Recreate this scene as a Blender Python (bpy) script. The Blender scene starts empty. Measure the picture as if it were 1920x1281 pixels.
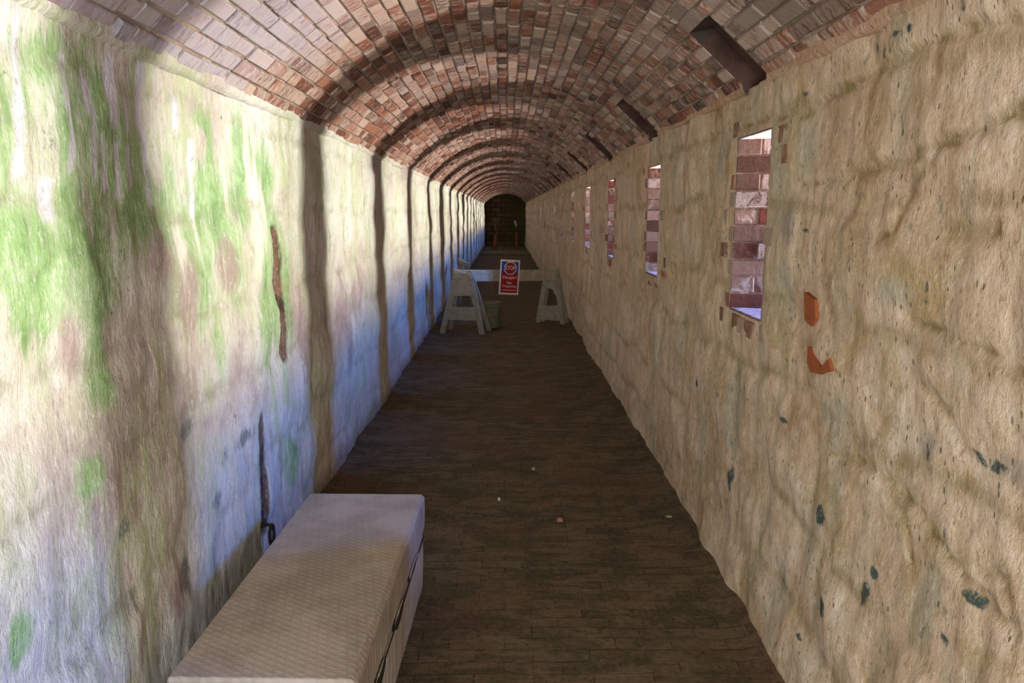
import bpy, math, random
from mathutils import Vector, Matrix, noise
random.seed(7)
R_ = random.Random
scene = bpy.context.scene
C = bpy.context.collection

EYE = 1.62
XL, XR = -1.06, 1.02            # left and right wall faces
SPL, SPR = EYE + .465, EYE + .515
Y0, Y1 = -1.7, 38.2
CROWN = EYE + .965
PITCH, FIRST, NWIN = 2.07, 1.06, 18
WW, WT, TD = .212, .03, .75     # half width inside, half width of the throat, wall depth
WZ0, WZ1 = EYE - .43, EYE + .325
WIN = [FIRST + PITCH * k for k in range(-1, NWIN)]
HWD = {c: (WW if c < 8 else .25 if c < 10 else .19) for c in WIN}

# ------------------------------------------------------------------ camera
f_px = 1387.
cam = bpy.data.cameras.new('camera'); co = bpy.data.objects.new('camera', cam); C.objects.link(co)
cam.sensor_width = 36; cam.lens = f_px / 1920 * 36; cam.clip_start = .05; cam.clip_end = 200
th = math.atan(240.5 / f_px); yaw = math.atan(12 / math.hypot(f_px, 240.5))
co.location = (0, 0, EYE); co.rotation_euler = (math.pi / 2 - th, 0, -yaw)
scene.camera = co
_fw = Vector((math.sin(yaw) * math.cos(th), math.cos(yaw) * math.cos(th), -math.sin(th)))
_rt = Vector((math.cos(yaw), -math.sin(yaw), 0)); _up = _rt.cross(_fw)
def ray(x, y): return _fw * f_px + _rt * (x - 960) + _up * (640.5 - y)
def on_x(x, y, X):                 # wall point seen at a photo position
    r = ray(x, y); p = r * (X / r.x); return p.y, p.z + EYE
def on_z(x, y, h=0):
    r = ray(x, y); p = r * ((h - EYE) / r.z); return Vector((p.x, p.y, h))

# ------------------------------------------------------------------ helpers
def tag(o, label=None, cat=None, group=None, kind=None):
    if label: o['label'] = label
    if cat: o['category'] = cat
    if group: o['group'] = group
    if kind: o['kind'] = kind
    return o
def empty(name, loc, rz=0):
    o = bpy.data.objects.new(name, None); C.objects.link(o)
    o.location = loc; o.rotation_euler = (0, 0, rz); o.empty_display_size = .1
    return o
def ss(a, b, x):
    t = min(1, max(0, (x - a) / (b - a))) if a != b else float(x > a)
    return t * t * (3 - 2 * t)

class MB:
    def __init__(s): s.v = []; s.f = []; s.c = []
    def quad(s, pts, col=(0, 0, 0, 1)):
        n = len(s.v); s.v += [tuple(p) for p in pts]; s.f.append(tuple(range(n, n + len(pts)))); s.c.append(col)
    def hexa(s, p, col=(0, 0, 0, 1), skip=()):
        """p: 8 corners, 0-3 bottom ring, 4-7 top ring"""
        n = len(s.v); s.v += [tuple(q) for q in p]
        for k, q in enumerate(((3, 2, 1, 0), (4, 5, 6, 7), (0, 1, 5, 4), (1, 2, 6, 5), (2, 3, 7, 6), (3, 0, 4, 7))):
            if k in skip: continue
            s.f.append(tuple(n + i for i in q)); s.c.append(col)
    def box(s, c, d, col=(0, 0, 0, 1), m=None):
        x, y, z = [k / 2 for k in d]
        p = [Vector(q) for q in ((-x, -y, -z), (x, -y, -z), (x, y, -z), (-x, y, -z), (-x, -y, z), (x, -y, z), (x, y, z), (-x, y, z))]
        if m: p = [m @ q for q in p]
        s.hexa([q + Vector(c) for q in p], col)
    def beam(s, a, b, w, t, side=(1, 0, 0), col=(0, 0, 0, 1)):
        a = Vector(a); b = Vector(b); d = (b - a).normalized(); u = Vector(side); u = (u - d * u.dot(d)).normalized(); v = d.cross(u)
        u = u * w / 2; v = v * t / 2
        s.hexa([a - u - v, a + u - v, a + u + v, a - u + v, b - u - v, b + u - v, b + u + v, b - u + v], col)
    def prism(s, poly, o, u, v, t, col=(0, 0, 0, 1)):
        """poly in (u,v) extruded by t along u x v"""
        o = Vector(o); u = Vector(u).normalized(); v = Vector(v).normalized(); n = u.cross(v).normalized() * t / 2
        fr = [o + u * a + v * b + n for a, b in poly]; bk = [o + u * a + v * b - n for a, b in poly]
        s.quad(fr, col); s.quad(bk[::-1], col)
        for i in range(len(poly)):
            j = (i + 1) % len(poly); s.quad([fr[j], fr[i], bk[i], bk[j]], col)
    def lathe(s, prof, c=(0, 0, 0), n=24, col=(0, 0, 0, 1)):
        b = len(s.v); c = Vector(c)
        for r, z in prof:
            for k in range(n):
                a = 2 * math.pi * k / n; s.v.append((c.x + r * math.cos(a), c.y + r * math.sin(a), c.z + z))
        for i in range(len(prof) - 1):
            for k in range(n):
                k2 = (k + 1) % n
                s.f.append((b + i * n + k, b + i * n + k2, b + (i + 1) * n + k2, b + (i + 1) * n + k)); s.c.append(col)
    def tube(s, pts, r, n=8, col=(0, 0, 0, 1), closed=False):
        pts = [Vector(p) for p in pts]; b = len(s.v); m = len(pts)
        for i, p in enumerate(pts):
            d = (pts[(i + 1) % m] - pts[i - 1]) if closed or 0 < i < m - 1 else (pts[1] - pts[0] if i == 0 else pts[-1] - pts[-2])
            d.normalize(); u = d.orthogonal().normalized() if i == 0 else (u - d * u.dot(d)).normalized(); v = d.cross(u)
            rr = r[i] if isinstance(r, (list, tuple)) else r
            for k in range(n):
                a = 2 * math.pi * k / n; s.v.append(tuple(p + u * rr * math.cos(a) + v * rr * math.sin(a)))
        for i in range(m if closed else m - 1):
            j = (i + 1) % m
            for k in range(n):
                k2 = (k + 1) % n
                s.f.append((b + i * n + k, b + i * n + k2, b + j * n + k2, b + j * n + k)); s.c.append(col)
        if not closed:
            s.f.append(tuple(b + k for k in range(n))[::-1]); s.c.append(col)
            s.f.append(tuple(b + (m - 1) * n + k for k in range(n))); s.c.append(col)
    def build(s, name, mat, parent=None, bevel=0, smooth=False, kind=None, weld=False):
        me = bpy.data.meshes.new(name); me.from_pydata(s.v, [], s.f); me.materials.append(mat)
        at = me.color_attributes.new('bcol', 'FLOAT_COLOR', 'CORNER')
        buf = []
        for fc, c in zip(s.f, s.c): buf += list(c) * len(fc)
        at.data.foreach_set('color', buf)
        if smooth: me.polygons.foreach_set('use_smooth', [True] * len(s.f))
        me.update()
        o = bpy.data.objects.new(name, me); C.objects.link(o); o.parent = parent
        if bevel:
            b = o.modifiers.new('b', 'BEVEL'); b.width = bevel; b.segments = 2; b.limit_method = 'ANGLE'
        if kind: o['kind'] = kind
        return o

# ------------------------------------------------------------------ materials
class Nd:
    def __init__(s, name):
        s.m = bpy.data.materials.new(name); s.m.use_nodes = True; s.t = s.m.node_tree
        s.b = s.t.nodes['Principled BSDF']; s.b.inputs['Roughness'].default_value = .9
        s.b.inputs['Specular IOR Level'].default_value = .2
    def n(s, typ, **kw):
        q = s.t.nodes.new(typ)
        for k, v in kw.items(): setattr(q, k, v)
        return q
    def put(s, sock, v):
        if hasattr(v, 'is_linked') or hasattr(v, 'links'): s.t.links.new(v, sock)
        elif isinstance(v, (tuple, list)): sock.default_value = tuple(v) if len(v) == len(sock.default_value) else (*v, 1)
        else: sock.default_value = v
    def coord(s, scale=(1, 1, 1), loc=(0, 0, 0)):
        g = s.n('ShaderNodeTexCoord'); m = s.n('ShaderNodeMapping'); s.t.links.new(g.outputs['Object'], m.inputs[0])
        m.inputs['Scale'].default_value = scale; m.inputs['Location'].default_value = loc; return m.outputs[0]
    def noise(s, scale, detail=4, rough=.55, vec=None, dist=0):
        q = s.n('ShaderNodeTexNoise'); s.put(q.inputs['Vector'], vec if vec is not None else s.coord())
        q.inputs['Scale'].default_value = scale; q.inputs['Detail'].default_value = detail; q.inputs['Roughness'].default_value = rough
        q.inputs['Distortion'].default_value = dist; return q.outputs[0]
    def voro(s, scale, vec=None, feature='F1'):
        q = s.n('ShaderNodeTexVoronoi', feature=feature); s.put(q.inputs['Vector'], vec if vec is not None else s.coord())
        q.inputs['Scale'].default_value = scale; return q.outputs['Distance']
    def rng(s, v, a, b, lo=0, hi=1):
        q = s.n('ShaderNodeMapRange', interpolation_type='SMOOTHSTEP'); s.put(q.inputs[0], v)
        for i, x in enumerate((a, b, lo, hi)): q.inputs[i + 1].default_value = x
        return q.outputs[0]
    def math(s, op, a, b=0, clamp=False):
        q = s.n('ShaderNodeMath', operation=op, use_clamp=clamp); s.put(q.inputs[0], a); s.put(q.inputs[1], b); return q.outputs[0]
    def mix(s, fac, a, b, mode='MIX'):
        q = s.n('ShaderNodeMix', data_type='RGBA', blend_type=mode); s.put(q.inputs[0], fac); s.put(q.inputs[6], a); s.put(q.inputs[7], b); return q.outputs[2]
    def ramp(s, v, stops):
        q = s.n('ShaderNodeValToRGB'); s.put(q.inputs[0], v); r = q.color_ramp
        while len(r.elements) < len(stops): r.elements.new(.5)
        for e, (p, c) in zip(r.elements, stops): e.position = p; e.color = (*c, 1)
        return q.outputs[0]
    def attr(s, name):
        q = s.n('ShaderNodeAttribute', attribute_name=name); x = s.n('ShaderNodeSeparateColor'); s.t.links.new(q.outputs['Color'], x.inputs[0])
        return (*x.outputs[:3], q.outputs['Alpha'])
    def bump(s, h, strength=.5, dist=.01):
        q = s.n('ShaderNodeBump'); s.put(q.inputs['Height'], h); q.inputs['Strength'].default_value = strength; q.inputs['Distance'].default_value = dist
        s.t.links.new(q.outputs[0], s.b.inputs['Normal'])
    def base(s, c): s.put(s.b.inputs['Base Color'], c); return s.m

def mat_left():
    s = Nd('left wall plaster')
    joint, moss, drip, dark = s.attr('pa'); brown, pink, _x, _y = s.attr('pb')
    streak = s.noise(1, 4, .7, s.coord((1, 17, 2.6)), .8)
    fine = s.noise(1, 4, .8, s.coord((20, 55, 24)))
    mid = s.noise(6.5, 5, .7)
    c = s.ramp(s.math('ADD', s.math('MULTIPLY', s.noise(1.6, 3), .6), s.math('MULTIPLY', mid, .4)), [(.36, (.44, .38, .34)), (.45, (.62, .57, .50)), (.53, (.70, .68, .62)), (.64, (.78, .77, .73))])
    mot = s.math('ADD', s.math('MULTIPLY', streak, .5), s.math('MULTIPLY', mid, .5))
    patch = s.noise(1, 4, .6, s.coord((1, 2.2, 1.1), (0, 3.1, 7)), .6)
    g = s.math('MULTIPLY', s.rng(patch, .42, .60), s.rng(mot, .42, .58))
    c = s.mix(s.math('MULTIPLY', g, .7), c, (.44, .52, .26))
    g2 = s.rng(s.math('ADD', s.math('MULTIPLY', moss, .40), s.math('MULTIPLY', s.math('ADD', mot, streak), .5)), .60, .88)
    green = s.ramp(mid, [(.36, (.13, .29, .07)), (.50, (.27, .48, .17)), (.66, (.50, .64, .40))])
    c = s.mix(s.math('MULTIPLY', g2, .85), c, green)
    pk = s.rng(s.math('ADD', s.math('MULTIPLY', pink, .36), s.math('MULTIPLY', s.math('ADD', mid, streak), .5)), .60, .94)
    c = s.mix(s.math('MULTIPLY', pk, .85), c, (.40, .28, .28))
    c = s.mix(s.math('MULTIPLY', drip, s.rng(fine, .25, .4)), c, (.72, .70, .80))
    j = s.math('MULTIPLY', joint, s.rng(mid, .42, .6))
    c = s.mix(s.math('MULTIPLY', j, .6), c, (.32, .31, .20))
    dk = s.rng(s.math('ADD', s.math('MULTIPLY', dark, .30), s.math('MULTIPLY', s.math('ADD', mot, fine), .5)), .70, .86)
    sp = s.math('MULTIPLY', s.rng(s.noise(1, 5, .75, s.coord((6, 17, 10), (2, 5, 1)), .5), .61, .66), s.rng(patch, .36, .5, 1, .15))
    c = s.mix(s.math('MAXIMUM', s.math('MULTIPLY', dk, .85), s.math('MULTIPLY', sp, .75)), c, (.10, .125, .115))
    c = s.mix(brown, c, s.ramp(mid, [(.38, (.03, .018, .012)), (.62, (.22, .13, .085))]))
    c = s.mix(s.math('MULTIPLY', s.rng(fine, .54, .66), .4), c, (.92, .91, .88))
    c = s.mix(s.math('MULTIPLY', s.rng(fine, .45, .33), .5), c, (.28, .26, .22))
    s.bump(s.math('ADD', s.math('MULTIPLY', fine, .5), s.math('ADD', mid, s.math('MULTIPLY', streak, .5))), .8, .018)
    return s.base(c)

def mat_right():
    s = Nd('right wall plaster')
    joint, green, grey, dark = s.attr('pa'); olive, red, _x, _y = s.attr('pb')
    fine = s.noise(1, 4, .8, s.coord((20, 48, 26)))
    mid = s.noise(6, 5, .72, None, .3)
    low = s.noise(1.7, 3, .6, None, .4)
    streak = s.noise(1, 4, .65, s.coord((1, 12, 1.8), (0, 5, 0)), .5)
    c = s.ramp(s.math('ADD', s.math('MULTIPLY', low, .5), s.math('MULTIPLY', mid, .5)), [(.36, (.44, .31, .18)), (.47, (.63, .475, .325)), (.56, (.74, .585, .43)), (.66, (.82, .71, .585))])
    c = s.mix(s.math('MULTIPLY', s.rng(streak, .5, .66), .5), c, (.42, .36, .25))
    c = s.mix(s.math('MULTIPLY', s.rng(s.noise(3.4, 5, .72, s.coord((1, 1, 1), (0, 11, 3)), .8), .53, .66), .65), c, (.46, .34, .15))
    lg = s.rng(s.noise(1, 3, .6, s.coord((1, 3.4, 1.2), (6, 2, 2)), .4), .55, .68)
    c = s.mix(s.math('MAXIMUM', s.math('MULTIPLY', lg, .5), s.math('MULTIPLY', green, .6)), c, (.42, .45, .36))
    c = s.mix(s.math('MULTIPLY', grey, .7), c, (.32, .30, .27))
    j = s.math('MULTIPLY', joint, s.rng(low, .44, .56))
    oc = s.ramp(mid, [(.4, (.22, .17, .05)), (.6, (.42, .31, .16))])
    c = s.mix(s.math('MAXIMUM', s.math('MULTIPLY', j, .6), s.math('MULTIPLY', olive, s.rng(mid, .35, .6, .9, .3))), c, oc)
    sp = s.math('MULTIPLY', s.rng(s.noise(1, 5, .75, s.coord((9, 22, 11), (2, 5, 1)), .8), .585, .64), s.rng(low, .40, .55, 1, .1))
    c = s.mix(s.math('MULTIPLY', sp, .75), c, (.16, .17, .13))
    pit = s.math('MULTIPLY', s.rng(s.voro(26, s.coord((1, 1.6, .8))), .12, .20, 1, 0), s.rng(mid, .50, .56))
    c = s.mix(s.math('MULTIPLY', pit, .75), c, (.14, .12, .07))
    c = s.mix(s.rng(s.math('ADD', s.math('MULTIPLY', dark, .36), s.math('MULTIPLY', s.math('ADD', mid, fine), .5)), .68, .80), c, (.07, .10, .09))
    c = s.mix(red, c, (.40, .10, .04))
    c = s.mix(s.math('MULTIPLY', s.rng(fine, .54, .66), .4), c, (.92, .84, .72))
    c = s.mix(s.math('MULTIPLY', s.rng(fine, .46, .34), .55), c, (.26, .20, .11))
    h = s.math('SUBTRACT', s.math('ADD', s.math('MULTIPLY', fine, .5), s.math('MULTIPLY', mid, .8)), s.math('MULTIPLY', pit, .4))
    s.bump(h, .7, .016)
    return s.base(c)

def mat_brick(name, palette, wash=.5, washcol=(.60, .49, .41)):
    """r = random tone of the brick, g = how whitewashed, b = soot"""
    s = Nd(name)
    r, g, b, lav = s.attr('bcol')
    n1 = s.noise(26, 6, .7); n2 = s.noise(1, 5, .75, s.coord((16, 52, 16)), .5)
    c = s.ramp(r, palette)
    c = s.mix(s.math('MULTIPLY', s.rng(n1, .35, .7), .45), c, s.mix(.5, c, (.08, .035, .025)))
    w = s.rng(s.math('ADD', n2, s.math('MULTIPLY', g, wash)), .62, .80)
    c = s.mix(s.math('MULTIPLY', w, .72), c, washcol)
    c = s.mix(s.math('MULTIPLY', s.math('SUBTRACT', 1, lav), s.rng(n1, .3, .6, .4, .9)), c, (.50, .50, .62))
    c = s.mix(b, c, (.025, .022, .018))
    s.bump(n1, .6, .008)
    return s.base(c)

def mat_mortar(name, a, b):
    s = Nd(name); n = s.noise(20, 6, .7)
    c = s.ramp(s.noise(3, 5), [(.35, a), (.62, b)])
    s.bump(n, .8, .01); return s.base(s.mix(s.rng(n, .5, .7), c, (.62, .54, .45)))

def mat_floor():
    s = Nd('floor brick')
    uv = s.coord()
    br = s.n('ShaderNodeTexBrick'); s.put(br.inputs['Vector'], s.mix(.012, uv, s.n('ShaderNodeTexNoise').outputs[1]))
    br.inputs['Scale'].default_value = 1; br.inputs['Brick Width'].default_value = .21; br.inputs['Row Height'].default_value = .072
    br.inputs['Mortar Size'].default_value = .004; br.inputs['Mortar Smooth'].default_value = .8
    br.inputs['Color1'].default_value = (.15, .105, .062, 1); br.inputs['Color2'].default_value = (.062, .048, .026, 1); br.inputs['Mortar'].default_value = (.04, .032, .02, 1)
    st = s.noise(1, 4, .75, s.coord((5, 19, 1)), .6)
    mid = s.noise(4.5, 4, .7)
    c = s.mix(s.rng(st, .42, .62), br.outputs[0], (.150, .112, .068))
    c = s.mix(s.math('MULTIPLY', s.rng(mid, .48, .6), .75), c, (.062, .055, .026))
    c = s.mix(s.math('MULTIPLY', s.rng(s.noise(1.3, 2), .5, .66), .5), c, (.135, .07, .042))
    dirt = s.noise(45, 4, .8)
    c = s.mix(s.math('MULTIPLY', s.rng(dirt, .5, .68), .4), c, (.20, .16, .11))
    c = s.mix(s.math('MULTIPLY', s.rng(dirt, .46, .36), .6), c, (.03, .026, .014))
    s.bump(s.math('ADD', s.math('MULTIPLY', br.outputs['Fac'], -.5), dirt), .6, .010)
    return s.base(c)

def mat_flat(name, col, var=.25, rough=.8, scale=12, metal=0, dirt=(.1, .08, .05), dirtf=.3, streak=None):
    s = Nd(name)
    n = s.noise(scale, 6, .65, s.coord(streak) if streak else None)
    d = tuple(k * (1 - var) for k in col)
    c = s.mix(s.rng(n, .35, .65), d, col)
    c = s.mix(s.math('MULTIPLY', s.rng(s.noise(scale * .45, 6, .7), .54, .72), dirtf), c, dirt)
    s.b.inputs['Roughness'].default_value = rough; s.b.inputs['Metallic'].default_value = metal
    s.bump(n, .25, .004); return s.base(c)

def mat_chest():
    s = Nd('tread sheet')
    def bars(rot, off):
        g = s.n('ShaderNodeTexCoord'); m = s.n('ShaderNodeMapping'); s.t.links.new(g.outputs['Object'], m.inputs[0])
        m.inputs['Rotation'].default_value = (0, 0, rot); m.inputs['Location'].default_value = off; m.inputs['Scale'].default_value = (1, 1, 1)
        b = s.n('ShaderNodeTexBrick'); s.t.links.new(m.outputs[0], b.inputs[0]); b.inputs['Scale'].default_value = 1
        b.inputs['Brick Width'].default_value = .036; b.inputs['Row Height'].default_value = .02; b.inputs['Mortar Size'].default_value = .0075; b.inputs['Mortar Smooth'].default_value = .5
        return s.math('SUBTRACT', 1, b.outputs['Fac'])
    h = bars(.5, (0, 0, 0))
    n = s.noise(3.5, 6, .65); n2 = s.noise(60, 4)
    c = s.mix(s.rng(n, .38, .62), (.31, .265, .225), (.43, .38, .33))
    c = s.mix(s.math('MULTIPLY', h, .16), c, (.60, .55, .48))
    c = s.mix(s.math('MULTIPLY', s.rng(s.noise(1.8, 5, .6, s.coord((1, 1, 1), (3, 1, 0))), .5, .68), .5), c, (.42, .33, .22))
    s.b.inputs['Roughness'].default_value = .7
    s.bump(s.math('ADD', h, n2), .28, .003)
    return s.base(c)

PAL = [(0, (.10, .045, .030)), (.22, (.20, .075, .045)), (.45, (.30, .12, .075)), (.62, (.36, .17, .11)), (.8, (.42, .25, .18)), (1, (.50, .40, .33))]
PAL2 = [(0, (.08, .045, .035)), (.3, (.20, .05, .03)), (.55, (.17, .09, .07)), (1, (.26, .18, .16))]
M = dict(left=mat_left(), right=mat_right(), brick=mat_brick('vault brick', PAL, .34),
         jamb=mat_brick('embrasure brick', PAL2, .30, (.46, .40, .39)),
         surround=mat_brick('surround brick', [(0, (.20, .10, .07)), (.5, (.36, .16, .10)), (1, (.30, .22, .18))], .5, (.50, .42, .32)),
         red=mat_brick('exposed brick', [(0, (.20, .06, .03)), (1, (.42, .12, .04))], .12),
         mortar=mat_mortar('vault mortar', (.28, .20, .15), (.44, .35, .28)),
         floor=mat_floor(), end=None, chest=mat_chest())
M['white'] = mat_flat('weathered white paint', (.46, .42, .32), .25, .8, 14, dirtf=.45)
M['soot'] = mat_flat('sooty stone', (.13, .07, .055), .5, .9, 7, dirt=(.05, .06, .045), dirtf=.8)
M['iron'] = mat_flat('dark iron', (.035, .03, .02), .4, .6, 30)
M['rust'] = mat_flat('rust', (.36, .11, .045), .45, .9, 25)
M['pale'] = mat_flat('pale wood', (.70, .66, .60), .2, .7, 20, dirtf=.1)
M['stick'] = mat_flat('tan stick', (.40, .33, .22), .2, .8, 20)
M['stone'] = mat_flat('threshold stone', (.16, .15, .08), .35, .9, 5)
M['bucket'] = mat_flat('dirty plastic', (.24, .22, .15), .3, .6, 12, dirtf=.5)
M['signwhite'] = mat_flat('sign white', (.72, .72, .70), .06, .5, 20, dirtf=.1)
M['signblue'] = mat_flat('sign blue', (.02, .07, .42), .1, .5, 20, dirtf=.05)
M['signred'] = mat_flat('sign red', (.34, .014, .014), .1, .5, 20, dirtf=.05)
M['leaf'] = mat_flat('dry leaf', (.42, .32, .22), .3, .9, 60, dirtf=.1)
M['pinkchip'] = mat_flat('brick chip', (.42, .20, .15), .3, .9, 60, dirtf=.1)

# ------------------------------------------------------------------ wall relief
def fbm(p, o=4): return noise.fractal(p, 1.0, 2.0, o)
class Blocks:
    def __init__(s, seed, h=(.26, .44), l=(.35, .95)):
        r = R_(seed); s.z = [-.1]
        while s.z[-1] < 2.6: s.z.append(s.z[-1] + r.uniform(*h))
        s.y = []
        for _ in s.z:
            q = [Y0 - 1 - r.random()]
            while q[-1] < Y1 + 1: q.append(q[-1] + r.uniform(*l))
            s.y.append(q)
        s.h = {}
        s.seed = seed
    def at(s, y, z):
        import bisect
        w = .07
        yy = y + w * noise.noise(Vector((y * 2.3, z * 2.3, s.seed))) + .02 * noise.noise(Vector((y * 9, z * 9, s.seed)))
        zz = z + w * noise.noise(Vector((y * 1.7, z * 2.0, s.seed + 9))) + .02 * noise.noise(Vector((y * 9, z * 9, s.seed + 5)))
        i = max(0, bisect.bisect(s.z, zz) - 1); row = s.y[min(i, len(s.y) - 1)]
        k = max(0, bisect.bisect(row, yy) - 1)
        z0, z1 = s.z[i], s.z[min(i + 1, len(s.z) - 1)]
        y0, y1 = row[k], row[min(k + 1, len(row) - 1)]
        d = min(zz - z0, z1 - zz, yy - y0, y1 - yy)
        if (i, k) not in s.h: s.h[(i, k)] = R_(i * 977 + k * 31 + s.seed).uniform(-.014, .014)
        return max(0, d), s.h[(i, k)]

def relief(bl, y, z, amp=1):
    d, hh = bl.at(y, z)
    p = ss(0, .12, d)
    e = .009 * p + hh * .8 * p + .026 * fbm(Vector((y * .9, z * .9, bl.seed)), 3) + .011 * fbm(Vector((y * 4.2, z * 3.6, bl.seed)), 5)
    if y < 7: e += .004 * fbm(Vector((y * 17, z * 11, bl.seed)), 4) + .0035 * noise.noise(Vector((y * 30, z * 3.5, 2)))
    return amp * e, 1 - ss(.004, .036, d)

def line_steps(a, b, near, far, grow=1.035, start=4.6):
    out = [a]; st = near
    while out[-1] < b:
        if out[-1] > start: st = min(far, st * grow)
        out.append(out[-1] + st)
    out[-1] = b
    return out

def seg_d(y, z, a, b):
    ay, az = a; by, bz = b; l = (by - ay) ** 2 + (bz - az) ** 2
    t = 0 if l == 0 else min(1, max(0, ((y - ay) * (by - ay) + (z - az) * (bz - az)) / l))
    return math.hypot(y - ay - t * (by - ay), z - az - t * (bz - az)), t

def blob(X, cx, cy, wx, wy):
    """photo-plane sized patch on a wall -> (y, z, half y, half z)"""
    y, z = on_x(cx, cy, X); y2, _ = on_x(cx + wx / 2, cy, X); _, z2 = on_x(cx, cy + wy / 2, X)
    return y, z, abs(y2 - y), abs(z2 - z)
def pblob(y, z, b, soft=.6, nz=.5, sc=12):
    by, bz, hy, hz = b
    if abs(y - by) > hy * 2.4 + .05 or abs(z - bz) > hz * 2.4 + .05: return 0
    wy = .5 * hy * noise.noise(Vector((y * sc * .6, z * sc * .4, 7.7))); wz = .4 * hz * noise.noise(Vector((y * sc * .6, z * sc * .4, 1.7)))
    d = math.hypot((y - by + wy) / hy, (z - bz + wz) / hz) + nz * noise.noise(Vector((y * sc, z * sc * .5, 3.3)))
    return 1 - ss(soft * .4, 1.45, d)

# ---- left wall
blL = Blocks(11, (.24, .42), (.3, .9))
grooves = [([(519, 450), (524, 500), (527, 560), (530, 610), (533, 655)], .065, .009),
           ([(484, 792), (487, 850), (490, 920), (493, 985)], .040, .007)]
grooves = [([on_x(x, y, XL) for x, y in g], w, d) for g, w, d in grooves]
dripsL = [(28, 30, 330, 12), (118, 110, 200, 12), (126, 190, 320, 10), (158, 145, 200, 12), (170, 205, 330, 8), (205, 110, 220, 16), (190, 260, 350, 9), (218, 270, 370, 8), (245, 285, 340, 9),
          (268, 130, 230, 12), (282, 250, 380, 8), (240, 190, 230, 10), (80, 350, 395, 22), (330, 190, 240, 10), (362, 270, 400, 8)]
dripsL = [(on_x(a, b, XL), on_x(a + 4, c, XL), abs(on_x(a + w / 2, b, XL)[0] - on_x(a, b, XL)[0])) for a, b, c, w in dripsL]
mossL = [blob(XL, *b) for b in ((150, 260, 330, 520), (80, 480, 240, 300), (400, 420, 120, 460), (520, 500, 70, 420), (690, 420, 40, 300), (60, 120, 160, 260), (160, 200, 200, 330), (120, 420, 170, 260), (240, 300, 130, 380), (375, 225, 50, 80), (380, 370, 90, 230), (60, 560, 140, 200), (180, 500, 120, 260), (440, 350, 70, 300), (500, 600, 50, 200), (490, 320, 60, 160), (20, 1220, 60, 120), (180, 700, 60, 200), (545, 850, 50, 140), (160, 900, 90, 100))]
darkL = [blob(XL, *b) for b in ((215, 1000, 70, 90), (340, 1070, 50, 180), (140, 1210, 90, 130), (240, 1130, 50, 120), (118, 690, 40, 90), (355, 800, 60, 90), (300, 760, 24, 30), (225, 1250, 40, 80), (440, 830, 60, 60), (395, 940, 30, 60), (330, 420, 26, 40))]
pinkL = [blob(XL, *b) for b in ((345, 560, 70, 300), (350, 760, 80, 300), (330, 930, 90, 240), (300, 480, 70, 160), (125, 650, 50, 130), (640, 600, 60, 200), (560, 620, 40, 200), (420, 500, 50, 100), (660, 560, 60, 120), (330, 1080, 90, 200))]
YL = line_steps(Y0, Y1, .018, .16); ZL = [SPL * i / 110 for i in range(111)]
def make_left():
    v = []; pa = []; pb = []
    for y in YL:
        near = y < 4.8
        for z in ZL:
            e, j = relief(blL, y, z)
            e += .012 * ss(0, -1, 0)
            moss = drip = dark = brown = pink = 0.
            if near:
                for b in mossL: moss = max(moss, pblob(y, z, b, .4, .7, 6))
                for b in darkL: dark = max(dark, pblob(y, z, b, .3, .8, 9))
                for p, q, w in dripsL:
                    d, t = seg_d(y, z, p, q); d += w * .7 * noise.noise(Vector((y * 14, z * 9, 1)))
                    drip = max(drip, 1 - ss(w * .6, w * 1.5, d))
            if y < 8:
                for b in pinkL: pink = max(pink, pblob(y, z, b, .3, .8, 5))
            for pts, w, dep in grooves:
                if abs(y - pts[0][0]) > .4: continue
                dd = min(seg_d(y, z, pts[k], pts[k + 1])[0] for k in range(len(pts) - 1)) + .008 * noise.noise(Vector((y * 20, z * 20, 2)))
                k = 1 - ss(w * .9, w * 1.15, dd); e -= dep * k; brown = max(brown, k)
            # wall foot: earth-brown damp
            f = 1 - ss(.05, .30 + .12 * noise.noise(Vector((y * 2, 0, 5))), z); 
            pink = max(pink, .35 * f); brown = max(brown, .55 * (1 - ss(.02, .2 + .06 * noise.noise(Vector((y * 4, z, 5))), z)))
            v.append((XL + e, y, z)); pa.append((j, moss, drip, dark)); pb.append((brown, pink, 0, 1))
    n = len(ZL); fc = []
    for i in range(len(YL) - 1):
        for k in range(n - 1): fc.append((i * n + k, i * n + k + 1, (i + 1) * n + k + 1, (i + 1) * n + k))
    return grid_obj('wall_left', v, fc, pa, pb, M['left'])
def grid_obj(name, v, fc, pa, pb, mat):
    me = bpy.data.meshes.new(name); me.from_pydata(v, [], fc); me.materials.append(mat)
    for nm, dat in (('pa', pa), ('pb', pb)):
        a = me.color_attributes.new(nm, 'FLOAT_COLOR', 'POINT'); a.data.foreach_set('color', [k for q in dat for k in q])
    me.polygons.foreach_set('use_smooth', [True] * len(fc)); me.update()
    o = bpy.data.objects.new(name, me); C.objects.link(o); o['kind'] = 'structure'; return o
make_left()

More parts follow.
